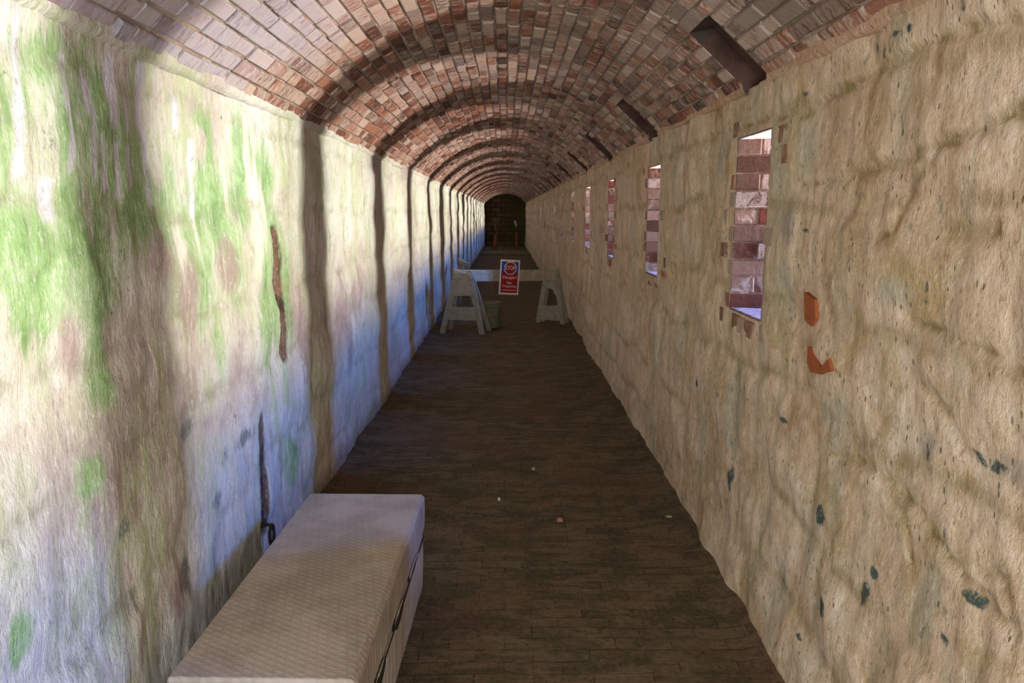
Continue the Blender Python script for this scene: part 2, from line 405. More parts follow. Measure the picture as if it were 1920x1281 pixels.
# ---- right wall with the openings of the embrasures
blR = Blocks(29, (.24, .46), (.4, 1.0))
darkR = [blob(XR, *b) for b in ((1638, 88, 14, 46), (1655, 100, 10, 30), (1690, 65, 34, 20), (1718, 55, 14, 28), (1824, 10, 24, 36), (1895, 10, 20, 24), (1745, 540, 14, 60), (1748, 565, 18, 30), (1765, 657, 38, 10), (1848, 868, 90, 26), (1772, 1005, 18, 44), (1830, 1128, 60, 30), (1476, 790, 26, 18), (1317, 720, 12, 26), (1380, 900, 16, 60), (1770, 1200, 30, 40), (1560, 1140, 20, 50), (1512, 178, 16, 16), (1514, 1190, 14, 16), (1735, 850, 16, 40), (1640, 1075, 26, 30), (1516, 432, 24, 12), (1630, 1120, 30, 60), (1543, 965, 22, 40))]
greenR = [blob(XR, *b) for b in ((1463, 330, 36, 340), (1517, 280, 44, 130), (1465, 420, 60, 90), (1470, 540, 50, 140), (1690, 540, 60, 60), (1230, 640, 30, 120))]
greyR = [blob(XR, *b) for b in ((1484, 425, 32, 70), (1355, 300, 14, 120), (1735, 830, 50, 60), (1900, 880, 60, 60))]
redR = [blob(XR, *b) for b in ((1241, 513, 14, 14),)]
oliveR = [([(1495, 225), (1560, 175), (1640, 135), (1700, 105), (1760, 78), (1850, 50), (1919, 42)], .016), ([(1330, 255), (1370, 245), (1440, 225), (1500, 215)], .007), ([(1768, 432), (1820, 436), (1876, 430)], .022),
          ([(1700, 592), (1760, 618), (1830, 650), (1919, 690)], .011), ([(1580, 335), (1640, 320), (1720, 290), (1800, 262), (1919, 205)], .016), ([(1690, 420), (1720, 340), (1760, 300)], .014), ([(1500, 348), (1560, 342), (1600, 330)], .012),
          ([(1330, 180), (1352, 220), (1350, 260)], .006), ([(1600, 440), (1660, 448), (1700, 420)], .008), ([(1560, 850), (1640, 880), (1720, 960), (1800, 1080), (1900, 1180)], .016), ([(1725, 720), (1760, 760), (1800, 830)], .016), ([(1830, 1070), (1880, 1085), (1890, 1140)], .012), ([(1700, 1060), (1690, 960), (1650, 940)], .006)]
oliveR = [([on_x(x, y, XR) for x, y in p], w) for p, w in oliveR]
def breaks(base, extra):
    q = [b for b in base if all(abs(b - e) > .006 for e in extra)] + list(extra); return sorted(q)
edges = [c + s * HWD[c] for c in WIN for s in (-1, 1) if Y0 < c + s * HWD[c] < Y1]
YR = breaks(line_steps(Y0, Y1, .018, .13), edges); ZR = breaks([SPR * i / 112 for i in range(113)], (WZ0, WZ1))
def make_right():
    v = []; pa = []; pb = []
    for y in YR:
        c = min(WIN, key=lambda q: abs(q - y)); near = y < 5
        for z in ZR:
            e, j = relief(blR, y, z)
            dy = max(0, abs(y - c) - HWD[c]); dz = max(0, WZ0 - z, z - WZ1); d = math.hypot(dy, dz)
            k = ss(0, .07, d); e *= k; j *= k
            e += .035 * (1 - ss(.0, 1.1, z)) - .0     # the wall foot stands slightly proud
            green = grey = dark = olive = red = 0.
            if near:
                for b in darkR: dark = max(dark, pblob(y, z, b, .4, .7, 22))
                for b in greenR: green = max(green, pblob(y, z, b, .5, .5, 7))
                for b in greyR: grey = max(grey, pblob(y, z, b, .6, .3, 7))
                for pts, w in oliveR:
                    yy = y + .015 * noise.noise(Vector((y * 12, z * 12, 8)))
                    dd = min(seg_d(yy, z, pts[q], pts[q + 1])[0] for q in range(len(pts) - 1))
                    o = 1 - ss(w * .4, w * 1.5, dd); olive = max(olive, o)
                e -= .012 * olive
            if y < 7:
                for b in redR: red = max(red, pblob(y, z, b, .6, .3, 7))
            # grey-green runs of damp below and beside each opening
            g = (1 - ss(.02, .12, abs(y - c + WW + .06))) * ss(.4, 1, z) * (.35 + .4 * noise.noise(Vector((y * 9, z * 1.2, 4))))
            green = max(green, g)
            v.append((XR - e, y, z)); pa.append((j, green, grey, dark)); pb.append((olive, red, 0, 1))
    n = len(ZR); fc = []
    for i in range(len(YR) - 1):
        ym = (YR[i] + YR[i + 1]) / 2; hole = any(abs(ym - c) < HWD[c] for c in WIN)
        for k in range(n - 1):
            if hole and WZ0 < (ZR[k] + ZR[k + 1]) / 2 < WZ1: continue
            fc.append((i * n + k, (i + 1) * n + k, (i + 1) * n + k + 1, i * n + k + 1))
    return grid_obj('wall_right', v, fc, pa, pb, M['right'])
make_right()

# ---- embrasures (splayed brick loopholes)
def window(i, c):
    WW = HWD[c]; WT = .05 if 9 < c < 10 else .03; near = c < 12; r = R_(50 + i); mb = MB()
    n = 10; hh = (WZ1 - WZ0) / n
    for sgn in (-1, 1):
        a = Vector((XR, c + sgn * WW, 0)); b = Vector((XR + TD, c + sgn * WT, 0)); d = (b - a); L = d.length; d.normalize()
        out = Vector((d.y, -d.x, 0)) * sgn
        if out.y * sgn < 0: out = -out
        # mortar sheet just behind the brick faces (shared inner arris with the wall)
        o2 = out * .004
        mb.quad([a + Vector((0, 0, WZ0 - .02)), b + o2 + Vector((0, 0, WZ0 - .02)), b + o2 + Vector((0, 0, WZ1 + .02)), a + Vector((0, 0, WZ1 + .02))], (.8, .55, 0, 1))
        for k in range(n):
            z0 = WZ0 + k * hh; s = -.0 if k % 2 else -.1
            t = .0
            lens = ([.105, .215, .215, .215, .2] if k % 2 else [.21, .21, .105, .21, .2])
            tone = r.random(); 
            for ln in lens:
                t1 = min(L, t + ln)
                if t1 - t < .02: break
                q = r.uniform(.001, .010); tn = r.random()
                col = (tn, r.choice((0, .1, .35, .6, .9)), r.choice((0, 0, 0, .25)), 1)
                ta = t + (.004 if t > 0 else .001); tb = t1 - .004; zA = z0 + .004; zB = z0 + hh - .005
                f0 = a + d * ta - out * q * (0 if t == 0 and False else 1); f1 = a + d * tb - out * (q + r.uniform(-.002, .002))
                if f1.x > XR + TD - .02: f1 = a + d * (L - .005); 
                k0 = f0 + out * (q + .05); k1 = f1 + out * (q + .05)
                def Z(p, z): return (p.x, p.y, z)
                if sgn > 0: ring = lambda z: [Z(f0, z), Z(f1, z), Z(k1, z), Z(k0, z)]
                else: ring = lambda z: [Z(k0, z), Z(k1, z), Z(f1, z), Z(f0, z)]
                if t == 0:      # first brick meets the wall face
                    ring0 = ring
                mb.hexa(ring(zA) + ring(zB), col)
                t = t1
    # sill and head, coloured paler so their daylit slivers look bright
    for z, q in ((WZ0, 0), (WZ1, 1)):
        pts = [(XR - .002, c - WW, z), (XR - .002, c + WW, z), (XR + TD, c + WT + .004, z), (XR + TD, c - WT - .004, z)]
        mb.quad(pts if q else pts[::-1], (.95, 1.1, 0, 1))
        for k in range(5):
            x0 = XR + .004 + k * .15; x1 = x0 + .14; w0 = WW - (WW - WT) * (x0 - XR) / TD; w1 = WW - (WW - WT) * (x1 - XR) / TD
            h = r.uniform(.004, .014) * (1 if not q else -1)
            col = (r.uniform(.6, 1), r.choice((.5, .8, 1.1)), 0, 1)
            rg = lambda zz: [(x0, c - w0 + .004, zz), (x1, c - w1 + .004, zz), (x1, c + w1 - .004, zz), (x0, c + w0 - .004, zz)]
            lo, hi = sorted((z - (.02 if not q else -.02), z + h)); mb.hexa(rg(lo) + rg(hi), col)
    o = mb.build('window_%d' % i, M['jamb'], kind='structure', bevel=.003 if near else 0)
    # bricks showing through the plaster round the opening
    if c < 10.5 and c > 0:
        eb = MB(); r = R_(i + 5)
        def flush(yy, z):
            return relief(blR, yy, z)[0] * ss(0, .07, max(0, abs(yy - c) - WW)) - .035 * 0
        spots = []
        for k in range(-1, 11):
            if r.random() < (.75 if 1 < k < 8 else .35): spots.append((c + WW + .035 + r.choice((0, .07)), WZ0 + k * hh, r.choice((.05, .07))))
            if r.random() < .35: spots.append((c - WW - .05 - r.choice((0, .08, .13)), WZ0 + k * hh, r.choice((.05, .09))))
        for k in range(3): spots.append((c - .1 + k * .1, WZ0 - .075 - r.random() * .01, .09))
        for yy, z, w in spots:
            dz_ = max(0, WZ0 - z - .03, z + .03 - WZ1); dd_ = math.hypot(max(0, abs(yy - c) - WW), dz_)
            ee = relief(blR, yy, z + hh / 2)[0] * ss(0, .07, dd_) + .035 * (1 - ss(.0, 1.1, z))
            eb.box((XR + .025 - ee - .0025, yy, z + hh / 2), (.05, w, hh - .01), (r.random() * .5, r.choice((.3, .6, 1.2)), 0, 1))
        ob = eb.build('brick_surround', M['surround'], parent=o, bevel=.003)
for i, c in enumerate(WIN): window(i + 1, c)
# two broken spots where the plaster has fallen off the wall to the right of the nearest opening
for px in ([(1518, 548), (1538, 562), (1540, 598), (1531, 612), (1519, 600)], [(1530, 650), (1540, 668), (1554, 690), (1570, 672), (1574, 695), (1552, 702), (1535, 698), (1528, 680)]):
    pts = [on_x(x, y, XR) for x, y in px]; cy = sum(p[0] for p in pts) / len(pts); cz = sum(p[1] for p in pts) / len(pts)
    mb = MB(); e = max(relief(blR, p[0], p[1])[0] for p in pts + [(cy, cz)])
    mb.prism([(a - cy, b - cz) for a, b in pts], (XR - e * .9, cy, cz), (0, 1, 0), (0, 0, 1), .022, (.8, 0, 0, 1))
    mb.build('brick_patch', M['red'], parent=bpy.data.objects['wall_right'], bevel=.003)

# ------------------------------------------------------------------ brick vault
HW = (XR - XL) / 2; XC = (XR + XL) / 2; SPM = (SPL + SPR) / 2; RISE = CROWN - SPM
RV = (HW * HW + RISE * RISE) / (2 * RISE); ZC = CROWN - RV; A0 = math.asin(HW / RV)
TILT = (SPR - SPL) / (XR - XL)
def vp(a, y, off=0):     # a: angle from crown, + to the right; off outward
    x = XC + (RV + off) * math.sin(a); z = ZC + (RV + off) * math.cos(a); return Vector((x, y, z + TILT * (x - XC)))
NC = 35; DA = 2 * A0 / NC; HJ = .0045
VENT = [(c, WIN.index(c)) for c in WIN if c > 0]
def in_vent(a0, a1, y0, y1):
    for c, _ in VENT:
        if y1 > c - .18 + .0 and y0 < c + .11 and a1 > A0 - .25: return c
    return None
def vault():
    mb = MB(); r = R_(3)
    for k in range(NC):
        a0 = -A0 + k * DA; a1 = a0 + DA; am = (a0 + a1) / 2
        y = Y0 + (.105 if k % 2 else 0) + r.uniform(-.02, .02)
        hdr = False
        while y < Y1:
            pat = noise.noise(Vector((y * .8, am * 2.2, 1)))
            hdr = r.random() < .38 + .5 * pat
            ln = r.uniform(.095, .11) if hdr else r.uniform(.19, .215)
            y1 = min(Y1, y + ln)
            g = HJ + r.uniform(-.0015, .003); ga = g / RV
            b0, b1 = y + g, y1 - g
            if in_vent(a0, a1, b0, b1):
                c = in_vent(a0, a1, b0, b1)
                lo, hi = c - .18, c + .11
                if b0 < lo - .03: b1 = lo - .004
                elif b1 > hi + .03: b0 = hi + .004
                else: y = y1; continue
            if b1 - b0 < .02: y = y1; continue
            off = -r.gauss(.010, .004 if y < 14 else .003) - (.006 * max(0, pat))
            wash = .48 + .45 * noise.noise(Vector((y * .55, am * 1.6, 7))) + r.uniform(-.3, .35)
            if am < -.2 and y < 3.4: wash += .25
            if am > .1: wash += .15
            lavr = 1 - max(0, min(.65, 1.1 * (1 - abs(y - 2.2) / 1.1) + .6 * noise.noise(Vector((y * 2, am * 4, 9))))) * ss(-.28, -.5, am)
            tone = min(1, max(0, .45 + .28 * noise.noise(Vector((y * .7, am * 2, 4))) + r.gauss(0, .24)))
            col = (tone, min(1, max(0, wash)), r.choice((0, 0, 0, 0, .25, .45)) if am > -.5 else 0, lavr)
            t = r.uniform(-.002, .002)
            be = .005
            # visible face inset a little so that every brick has worn edges
            outer = [(a0 + ga, b0, .02), (a1 - ga, b0, .02), (a1 - ga, b1, .02), (a0 + ga, b1, .02)]
            if y < 16:
                mid = [(a0 + ga, b0, off + be), (a1 - ga, b0, off + be), (a1 - ga, b1, off + be), (a0 + ga, b1, off + be)]
                ba = be / RV
                inn = [(a0 + ga + ba, b0 + be, off - t), (a1 - ga - ba, b0 + be, off), (a1 - ga - ba, b1 - be, off + t), (a0 + ga + ba, b1 - be, off)]
                n = len(mb.v)
                mb.v += [tuple(vp(*q[:2], q[2])) for q in outer + mid + inn]
                fl = [(n + 8, n + 9, n + 10, n + 11)]
                for q in range(4):
                    w = (q + 1) % 4
                    fl += [(n + q, n + w, n + 4 + w, n + 4 + q), (n + 4 + q, n + 4 + w, n + 8 + w, n + 8 + q)]
            else:
                inn = [(a0 + ga, b0, off), (a1 - ga, b0, off), (a1 - ga, b1, off), (a0 + ga, b1, off)]
                n = len(mb.v); mb.v += [tuple(vp(*q[:2], q[2])) for q in outer + inn]
                fl = [(n + 4, n + 5, n + 6, n + 7)] + [(n + q, n + (q + 1) % 4, n + 4 + (q + 1) % 4, n + 4 + q) for q in range(4)]
            mb.f += fl; mb.c += [col] * len(fl)
            y = y1
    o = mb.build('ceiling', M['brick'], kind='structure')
    # mortar bed between the bricks, left open at the vents
    mm = MB(); ys = [Y0]
    for c, _ in VENT: ys += [c - .18, c + .11]
    ys.append(Y1); na = 48
    av = A0 - .25
    angs = [-A0 - .03 + (av + A0 + .03) * k / (na - 8) for k in range(na - 7)] + [av + (A0 + .03 - av) * k / 7 for k in range(1, 8)]
    for i in range(len(ys) - 1):
        vent = i % 2 == 1
        for k in range(len(angs) - 1):
            if vent and angs[k] >= av - 1e-6: continue
            mm.quad([vp(angs[k], ys[i]), vp(angs[k + 1], ys[i]), vp(angs[k + 1], ys[i + 1]), vp(angs[k], ys[i + 1])])
    mm.build('mortar_bed', M['mortar'], parent=o, smooth=False)
    for c, i in VENT:
        vm = MB(); lo, hi = c - .18, c + .11; a = av; b = A0 + .03; dp = .07
        A = [vp(a, lo), vp(a, hi), vp(b, hi), vp(b, lo)]; B = [vp(a + .05, lo, dp), vp(a + .05, hi, dp), vp(b, hi, dp), vp(b, lo, dp)]
        for q in range(4): vm.quad([A[q], A[(q + 1) % 4], B[(q + 1) % 4], B[q]])
        vm.quad(B)
        vm.build('smoke_vent', M['soot'], parent=o)
    return o
vault()
# rough haunch of plaster along both springings
for side, x, z in ((-1, XL, SPL), (1, XR, SPR)):
    v = []; pa = []; fc = []; pb = []
    ys = YL if side < 0 else [q for q in YL]
    for y in ys:
        for k in range(6):
            t = k / 5
            nz = .012 * fbm(Vector((y * 6, k * .5, side * 5)), 3)
            a = (A0 + .01 - t * .035) * side if t < .99 else (A0 - .03) * side
            p = vp(a, y, .002 - .017 * math.sin(math.pi * min(1, t + .05)) + nz * .5)
            v.append((p.x - side * .004, y, p.z - .012 * (1 - t))); pa.append((.25, .0, .0, 0)); pb.append((0, .3, 0, 1))
    n = 6
    for i in range(len(ys) - 1):
        if side > 0 and any(c - .18 < (ys[i] + ys[i + 1]) / 2 < c + .11 for c in WIN if c > 0): continue
        for k in range(n - 1): fc.append((i * n + k, i * n + k + 1, (i + 1) * n + k + 1, (i + 1) * n + k))
    o = grid_obj('trim_1' if side < 0 else 'trim_2', v, fc, pa, pb, M['left'] if side < 0 else M['right'])

# ------------------------------------------------------------------ floor
def make_floor():
    ys = line_steps(Y0 - 1.5, Y1 + .3, .03, .2, 1.03, 5); nx = 70; v = []; fc = []
    for y in ys:
        for k in range(nx + 1):
            x = -1.25 + 2.5 * k / nx
            z = .006 * fbm(Vector((x * 2.5, y * 2.5, 1)), 3) + .006 * noise.noise(Vector((x * .9, y * .6, 3)))
            edge = min(x - XL, XR - x); z += .03 * (1 - ss(-.02, .16, edge))
            v.append((x, y, z))
    n = nx + 1
    for i in range(len(ys) - 1):
        for k in range(nx): fc.append((i * n + k, i * n + k + 1, (i + 1) * n + k + 1, (i + 1) * n + k))
    return grid_obj('floor', v, fc, [(0, 0, 0, 0)] * len(v), [(0, 0, 0, 0)] * len(v), M['floor'])
make_floor()

# ------------------------------------------------------------------ far end wall, unseen rear wall with a doorway for the fill light
def mat_end():
    s = Nd('end wall stone')
    br = s.n('ShaderNodeTexBrick'); g = s.n('ShaderNodeTexCoord'); m = s.n('ShaderNodeMapping'); m.inputs['Rotation'].default_value = (math.pi / 2, 0, 0)
    s.t.links.new(g.outputs['Object'], m.inputs[0]); s.t.links.new(m.outputs[0], br.inputs[0]); br.inputs['Scale'].default_value = 1
    br.inputs['Brick Width'].default_value = .5; br.inputs['Row Height'].default_value = .24; br.inputs['Mortar Size'].default_value = .02
    br.inputs['Color1'].default_value = (.27, .18, .11, 1); br.inputs['Color2'].default_value = (.14, .095, .055, 1); br.inputs['Mortar'].default_value = (.05, .045, .02, 1)
    sp = s.n('ShaderNodeSeparateXYZ'); s.t.links.new(g.outputs['Object'], sp.inputs[0])
    c = s.mix(s.math('MULTIPLY', s.rng(s.math('ADD', sp.outputs[0], s.noise(2, 5)), .1, 1.0), .8), br.outputs[0], (.085, .085, .03))
    c = s.mix(s.math('MULTIPLY', s.rng(s.noise(3, 6, .7), .5, .7), .6), c, (.03, .03, .014))
    s.bump(s.noise(8, 6), 1, .03)
    return s.base(c)
M['end'] = mat_end()
mb = MB(); mb.box((0, Y1 + .1, 1.4), (2.8, .25, 3.2)); mb.build('wall_end', M['end'], kind='structure')
mb = MB()
mb.box((-1.0, Y0 - .1, 1.5), (.5, .2, 3.2)); mb.box((1.0, Y0 - .1, 1.5), (.5, .2, 3.2)); mb.box((0, Y0 - .1, 2.75), (2.5, .2, .9))
mb.build('wall_rear', M['right'], kind='structure')

# ------------------------------------------------------------------ chest by the left wall
fr = Vector((-.3533, 2.991)); ang = math.atan2(.0361, 1.271)
Wc, Lc, Hc = .483, 1.272, .438
ch = empty('storage_chest', (fr.x - Wc / 2 - .0, fr.y - Lc / 2, .0), -ang)
ch.location = (fr.x - (Wc / 2) * math.cos(ang) - (Lc / 2) * math.sin(ang), fr.y + (Wc / 2) * math.sin(ang) - (Lc / 2) * math.cos(ang), .006)
tag(ch, 'long pale grey chest with a flat patterned lid standing against the left wall', 'chest')
LID = .155
def rib_box(mb, x0, x1, y0, y1, z0, z1, rib, inset=0., n=70):
    """box whose long sides carry narrow upright ribs"""
    ring = []
    for k in range(n + 1): ring.append((x1 + (rib if k % 2 else 0), y0 + (y1 - y0) * k / n, 1))
    for k in range(n + 1): ring.append((x0 - (rib if k % 2 else 0), y1 - (y1 - y0) * k / n, -1))
    zs = [z0, z0 + (z1 - z0) * .12, z0 + (z1 - z0) * .6, z1 - .006, z1]; ins = [inset, inset * .4, 0, 0, .006]
    b = len(mb.v); m = len(ring)
    for z, i_ in zip(zs, ins):
        for x, y, s in ring:
            w = .004 * noise.noise(Vector((y * 6, z * 9, s))) if 0 < z - z0 < z1 - z0 - .004 else 0
            mb.v.append((x - s * i_ + w, y, z))
    for a in range(len(zs) - 1):
        for k in range(m):
            k2 = (k + 1) % m; mb.f.append((b + a * m + k, b + a * m + k2, b + (a + 1) * m + k2, b + (a + 1) * m + k)); mb.c.append((0, 0, 0, 1))
    mb.f.append(tuple(b + (len(zs) - 1) * m + k for k in range(m))); mb.c.append((0, 0, 0, 1))
    mb.f.append(tuple(b + k for k in range(m))[::-1]); mb.c.append((0, 0, 0, 1))
mb = MB(); rib_box(mb, -Wc / 2 + .012, Wc / 2 - .004, -Lc / 2 + .012, Lc / 2 - .012, 0, Hc - LID - .004, .0025, .012); mb.build('body', M['chest'], ch)
mb = MB(); rib_box(mb, -Wc / 2, Wc / 2 + .006, -Lc / 2, Lc / 2, Hc - LID, Hc - .012, .001, .004)
mb.build('lid', M['chest'], ch)
mb = MB()
x, y = Wc / 2, Lc / 2
mb.hexa([(-x - .002, -y - .002, Hc - .014), (x + .008, -y - .002, Hc - .014), (x + .008, y + .002, Hc - .014), (-x - .002, y + .002, Hc - .014),
         (-x + .002, -y + .002, Hc), (x - .008, -y + .002, Hc), (x - .008, y - .002, Hc), (-x + .002, y - .002, Hc)])
tag(mb.build('lid_sheet', M['chest'], ch, bevel=.004), 'flat top sheet of the lid with rows of small slanting marks')
# torn openings along the seam on the aisle side, their shade drawn as dark plates
for yy, zz, ln, hgt in ((.30, .275, .22, .028), (-.02, .262, .20, .046), (-.36, .255, .19, .05)):
    pl = [(-ln / 2, -.004), (-ln * .25, -hgt * .55), (ln * .1, -hgt * .6), (ln * .42, -hgt * .25), (ln / 2, .004), (ln * .3, hgt * .42), (-ln * .1, hgt * .5), (-ln * .38, hgt * .25)]
    mb = MB(); mb.prism(pl, (Wc / 2 + .0045, yy, zz), (0, 1, 0), (0, 0, 1), .009)
    mb.build('opening_shade', M['iron'], ch)
    rim = MB(); rim.tube([(Wc / 2 + .008, yy + a, zz + b) for a, b in pl], .0035, 6, closed=True)
    rim.build('opening_rim', M['chest'], ch)
mb = MB()
for q in range(5): mb.tube([(Wc / 2 + .008 + .001 * q, -.55 + q * .004, .277 + .003 * math.sin(q)), (Wc / 2 + .011, .0, .274 + .004 * q - .008), (Wc / 2 + .008, .58, .281 - .003 * q)], .0018, 5)
mb.build('seam_dark_strands', M['iron'], ch)  # thin dark strands drawn along the seam for its dark cracks

# iron ring on the left wall just past the chest
ry, rz = on_x(511, 985, XL + .06)
ring = empty('wall_ring', (XL + .055, ry, rz))
tag(ring, 'dark iron ring hanging at the foot of the left wall just past the chest', 'ring')
mb = MB(); mb.tube([(0, .028 * math.cos(a), -.045 + .045 * math.sin(a)) for a in [2 * math.pi * k / 20 for k in range(20)]], .007, 8, closed=True)
mb.build('hoop', M['iron'], ring, smooth=True)
mb = MB(); mb.tube([(-.09, 0, .0), (-.02, 0, .004), (.004, 0, -.002), (.002, 0, -.016)], .008, 8); mb.lathe([(0, -.01), (.016, -.008), (.018, .004), (.01, .012), (0, .013)], (-.045, 0, 0), 10)
mb.build('staple', M['iron'], ring)

# ------------------------------------------------------------------ barricade
def at_y(x, y, Y): r = ray(x, y); p = r * (Y / r.y); return Vector((p.x, p.y, p.z + EYE))
bar = empty('barricade', (0, 10.6, 0)); IO = Vector((0, 10.6, 0))
tag(bar, 'weathered white wooden barricade with two trestle ends blocking the passage', 'barricade')
def part(name, mb, parent, mat='white', bevel=.004, off=Vector((0, 0, 0))):
    mb.v = [tuple(Vector(q) - off) for q in mb.v]; return mb.build(name, M[mat], parent, bevel=bevel)
# board
bl = at_y(852, 506, 9.72); brp = at_y(1041, 506, 10.55)
d = (brp - bl); dz = .155
mb = MB(); n_ = Vector((d.y, -d.x, 0)).normalized()
mb.beam(bl - Vector((0, 0, dz / 2)), brp - Vector((0, 0, dz / 2)), .022, dz, n_)
part('board', mb, bar, off=IO)
def frame(name, fl, fr_, top_l, top_r, topz, cross, gus, foot_back, post):
    """A shaped trestle end: fl, fr_ feet (x,y); apex points; boards across"""
    mid = (Vector(fl) + Vector(fr_)) / 2
    e = empty(name, Vector((mid.x, mid.y, 0)) - IO); e.parent = bar; OF = Vector((mid.x, mid.y, 0))
    u = (Vector(fr_) - Vector(fl)).normalized(); n = Vector((u.y, -u.x, 0))   # faces the camera
    for f_, t_ in ((fl, top_l), (fr_, top_r)):
        mb = MB(); mb.beam(Vector(f_), Vector(t_), .075, .03, u); part('leg', mb, e, off=OF)
    if foot_back:
        for f_, t_ in ((fl, top_l), (fr_, top_r)):
            mb = MB(); mb.beam(Vector(f_) - n * foot_back + u * .03, Vector(t_) - n * .04 + u * .01 - Vector((0, 0, .02)), .06, .03, u); part('rear_leg', mb, e, off=OF)
    def xat(h, leg):
        a, b = (fl, top_l) if leg == 0 else (fr_, top_r); a = Vector(a); b = Vector(b); return a.lerp(b, h / b.z)
    def board(nm, h0, h1, ov):
        mb = MB(); a0 = xat(h0, 0) - u * ov; a1 = xat(h0, 1) + u * ov; b0 = xat(h1, 0) - u * ov; b1 = xat(h1, 1) + u * ov
        q = n * .017; w = n * .036
        mb.hexa([a0 + q, a1 + q, a1 + w, a0 + w, b0 + q, b1 + q, b1 + w, b0 + w][:4][::-1] + [b0 + q, b1 + q, b1 + w, b0 + w][::-1])
        g = part(nm, mb, e, off=OF)
        for s, hh in ((0, (h0 + h1) / 2), (1, (h0 + h1) / 2 - .01)):
            pz = xat(hh, s) + n * .037; b = MB(); mt = Matrix.Translation(pz)
            b.lathe([(.0, .003), (.007, .002), (.008, 0)], (0, 0, 0), 8)
            rot = Vector((0, 0, 1)).rotation_difference(n).to_matrix().to_4x4()
            b.v = [tuple((mt @ rot @ Vector(k)) - OF + Vector(g.location)) for k in b.v]; bo = b.build('nail', M['iron'], g)
    board('lower_board', *cross, .03)
    board('top_board', *gus, .02)
    return e
fl = on_z(829, 625); frr = on_z(904, 627)
frame('trestle', fl, frr, at_y(858, 507, 9.68), at_y(879, 507, 9.68), .86, (.20, .385), (.54, .85), .34, 0)
fl2 = on_z(1006, 605); frr2 = on_z(1055, 606); fl2 = Vector((.485, 11.0, 0)); frr2 = Vector((.845, 10.82, 0))
e2 = frame('trestle', fl2, frr2, at_y(1027, 502, 10.62) , at_y(1040, 501, 10.56), .8, (.055, .285), (.55, .64), .10, 0)

# sign on the board
sg = empty('warning_sign', (0, 0, 0))
tag(sg, 'small red and blue danger sign with a stop octagon fixed to the barricade board', 'sign')
TL, TR, BR, BL = [at_y(x, y, 10.02) for x, y in ((938.3, 486.5), (976.6, 489), (971.5, 552.6), (934.2, 551.5))]
cen = (TL + TR + BR + BL) / 4; wS, hS = (TR - TL).length, (TL - BL).length
sg.location = cen; rot = math.atan2((TL - BL).x, (TL - BL).z)
yawS = math.atan2(d.y, d.x) * .55
sg.rotation_euler = (0, rot, yawS)
def sgp(name, w, h, z, mat, t=.002, cx=0, dep=0):
    mb = MB(); mb.box((cx, -dep, z), (w, t, h)); return mb.build(name, M[mat], sg)
sgp('panel', wS, hS, 0, 'signwhite', .008)
iw, ih = wS * .86, hS * .90
zt = ih / 2; split = ih / 2 - ih * .36
sgp('blue_field', iw, zt - split, (zt + split) / 2, 'signblue', .002, 0, .0045)
sgp('red_field', iw, split + zt, (split - zt) / 2, 'signred', .002, 0, .0045)
def octo(name, r, mat, dep):
    mb = MB(); mb.prism([(r * math.cos(math.pi / 8 + k * math.pi / 4), r * math.sin(math.pi / 8 + k * math.pi / 4)) for k in range(8)], (.004, -dep, ih * .29), (1, 0, 0), (0, 0, 1), .002)
    return mb.build(name, M[mat], sg)
octo('octagon_border', wS * .335, 'signwhite', .0065); octo('octagon', wS * .295, 'signred', .0075)
def text(s, size, z, mat, name, wmax=None, x=0, dep=.0095):
    cu = bpy.data.curves.new(name, 'FONT'); cu.body = s; cu.size = size; cu.align_x = 'CENTER'; cu.align_y = 'CENTER'; cu.extrude = .0006
    cu.offset = 0
    o = bpy.data.objects.new('tmp', cu); C.objects.link(o); bpy.context.view_layer.update()
    me = bpy.data.meshes.new_from_object(o.evaluated_get(bpy.context.evaluated_depsgraph_get())); bpy.data.objects.remove(o)
    xs = [v.co.x for v in me.vertices]; sx = 1 if not wmax else wmax / (max(xs) - min(xs)); cx = (max(xs) + min(xs)) / 2
    for v in me.vertices: v.co = Vector(((v.co.x - cx) * sx + x, -dep - v.co.z, v.co.y + z))
    me.materials.clear(); me.materials.append(M[mat]); q = bpy.data.objects.new(name, me); C.objects.link(q); q.parent = sg; return q
text('STOP', .078, ih * .29, 'signwhite', 'stop_lettering', wS * .50, .004)
text('Danger!', .056, -ih * .005, 'signwhite', 'danger_lettering', iw * .80)
text('No', .056, -ih * .18, 'signwhite', 'no_lettering', iw * .28)
text('Trespassing', .046, -ih * .285, 'signwhite', 'trespassing_lettering', iw * .84)
mb = MB(); rr = R_(2); xx = -iw * .41
while xx < iw * .40:
    w = rr.uniform(.006, .016); mb.box((xx + w / 2, -.0062, -ih * .415), (w, .001, .0075)); xx += w + .004
tag(mb.build('small_print', M['signwhite'], sg), 'row of small pale print along the bottom')

# bucket behind the near leg of the left trestle
bk = empty('bucket', (0, 0, .006)); p = on_z(921, 617); bk.location = (p.x, p.y + .12, .006)
tag(bk, 'dingy plastic bucket on the floor behind the left trestle leg', 'bucket')
mb = MB(); mb.lathe([(0, .0), (.11, .0), (.118, .01), (.136, .27), (.137, .29), (.144, .292), (.144, .300), (.138, .302), (.139, .32), (.146, .322), (.146, .330), (.140, .332), (.142, .352), (.150, .354), (.150, .364), (.143, .366), (.136, .36), (.128, .27), (.11, .02), (0, .018)], n=36)
mb.build('shell', M['bucket'], bk, smooth=True)
mb = MB(); mb.tube([(.146 * math.cos(a), -.03 - .146 * math.sin(a) * 1.0, .33 - .17 * math.sin(a)) for a in [math.pi * k / 16 for k in range(17)]], .0025, 6)
mb.build('bail_handle', M['iron'], bk, smooth=True)

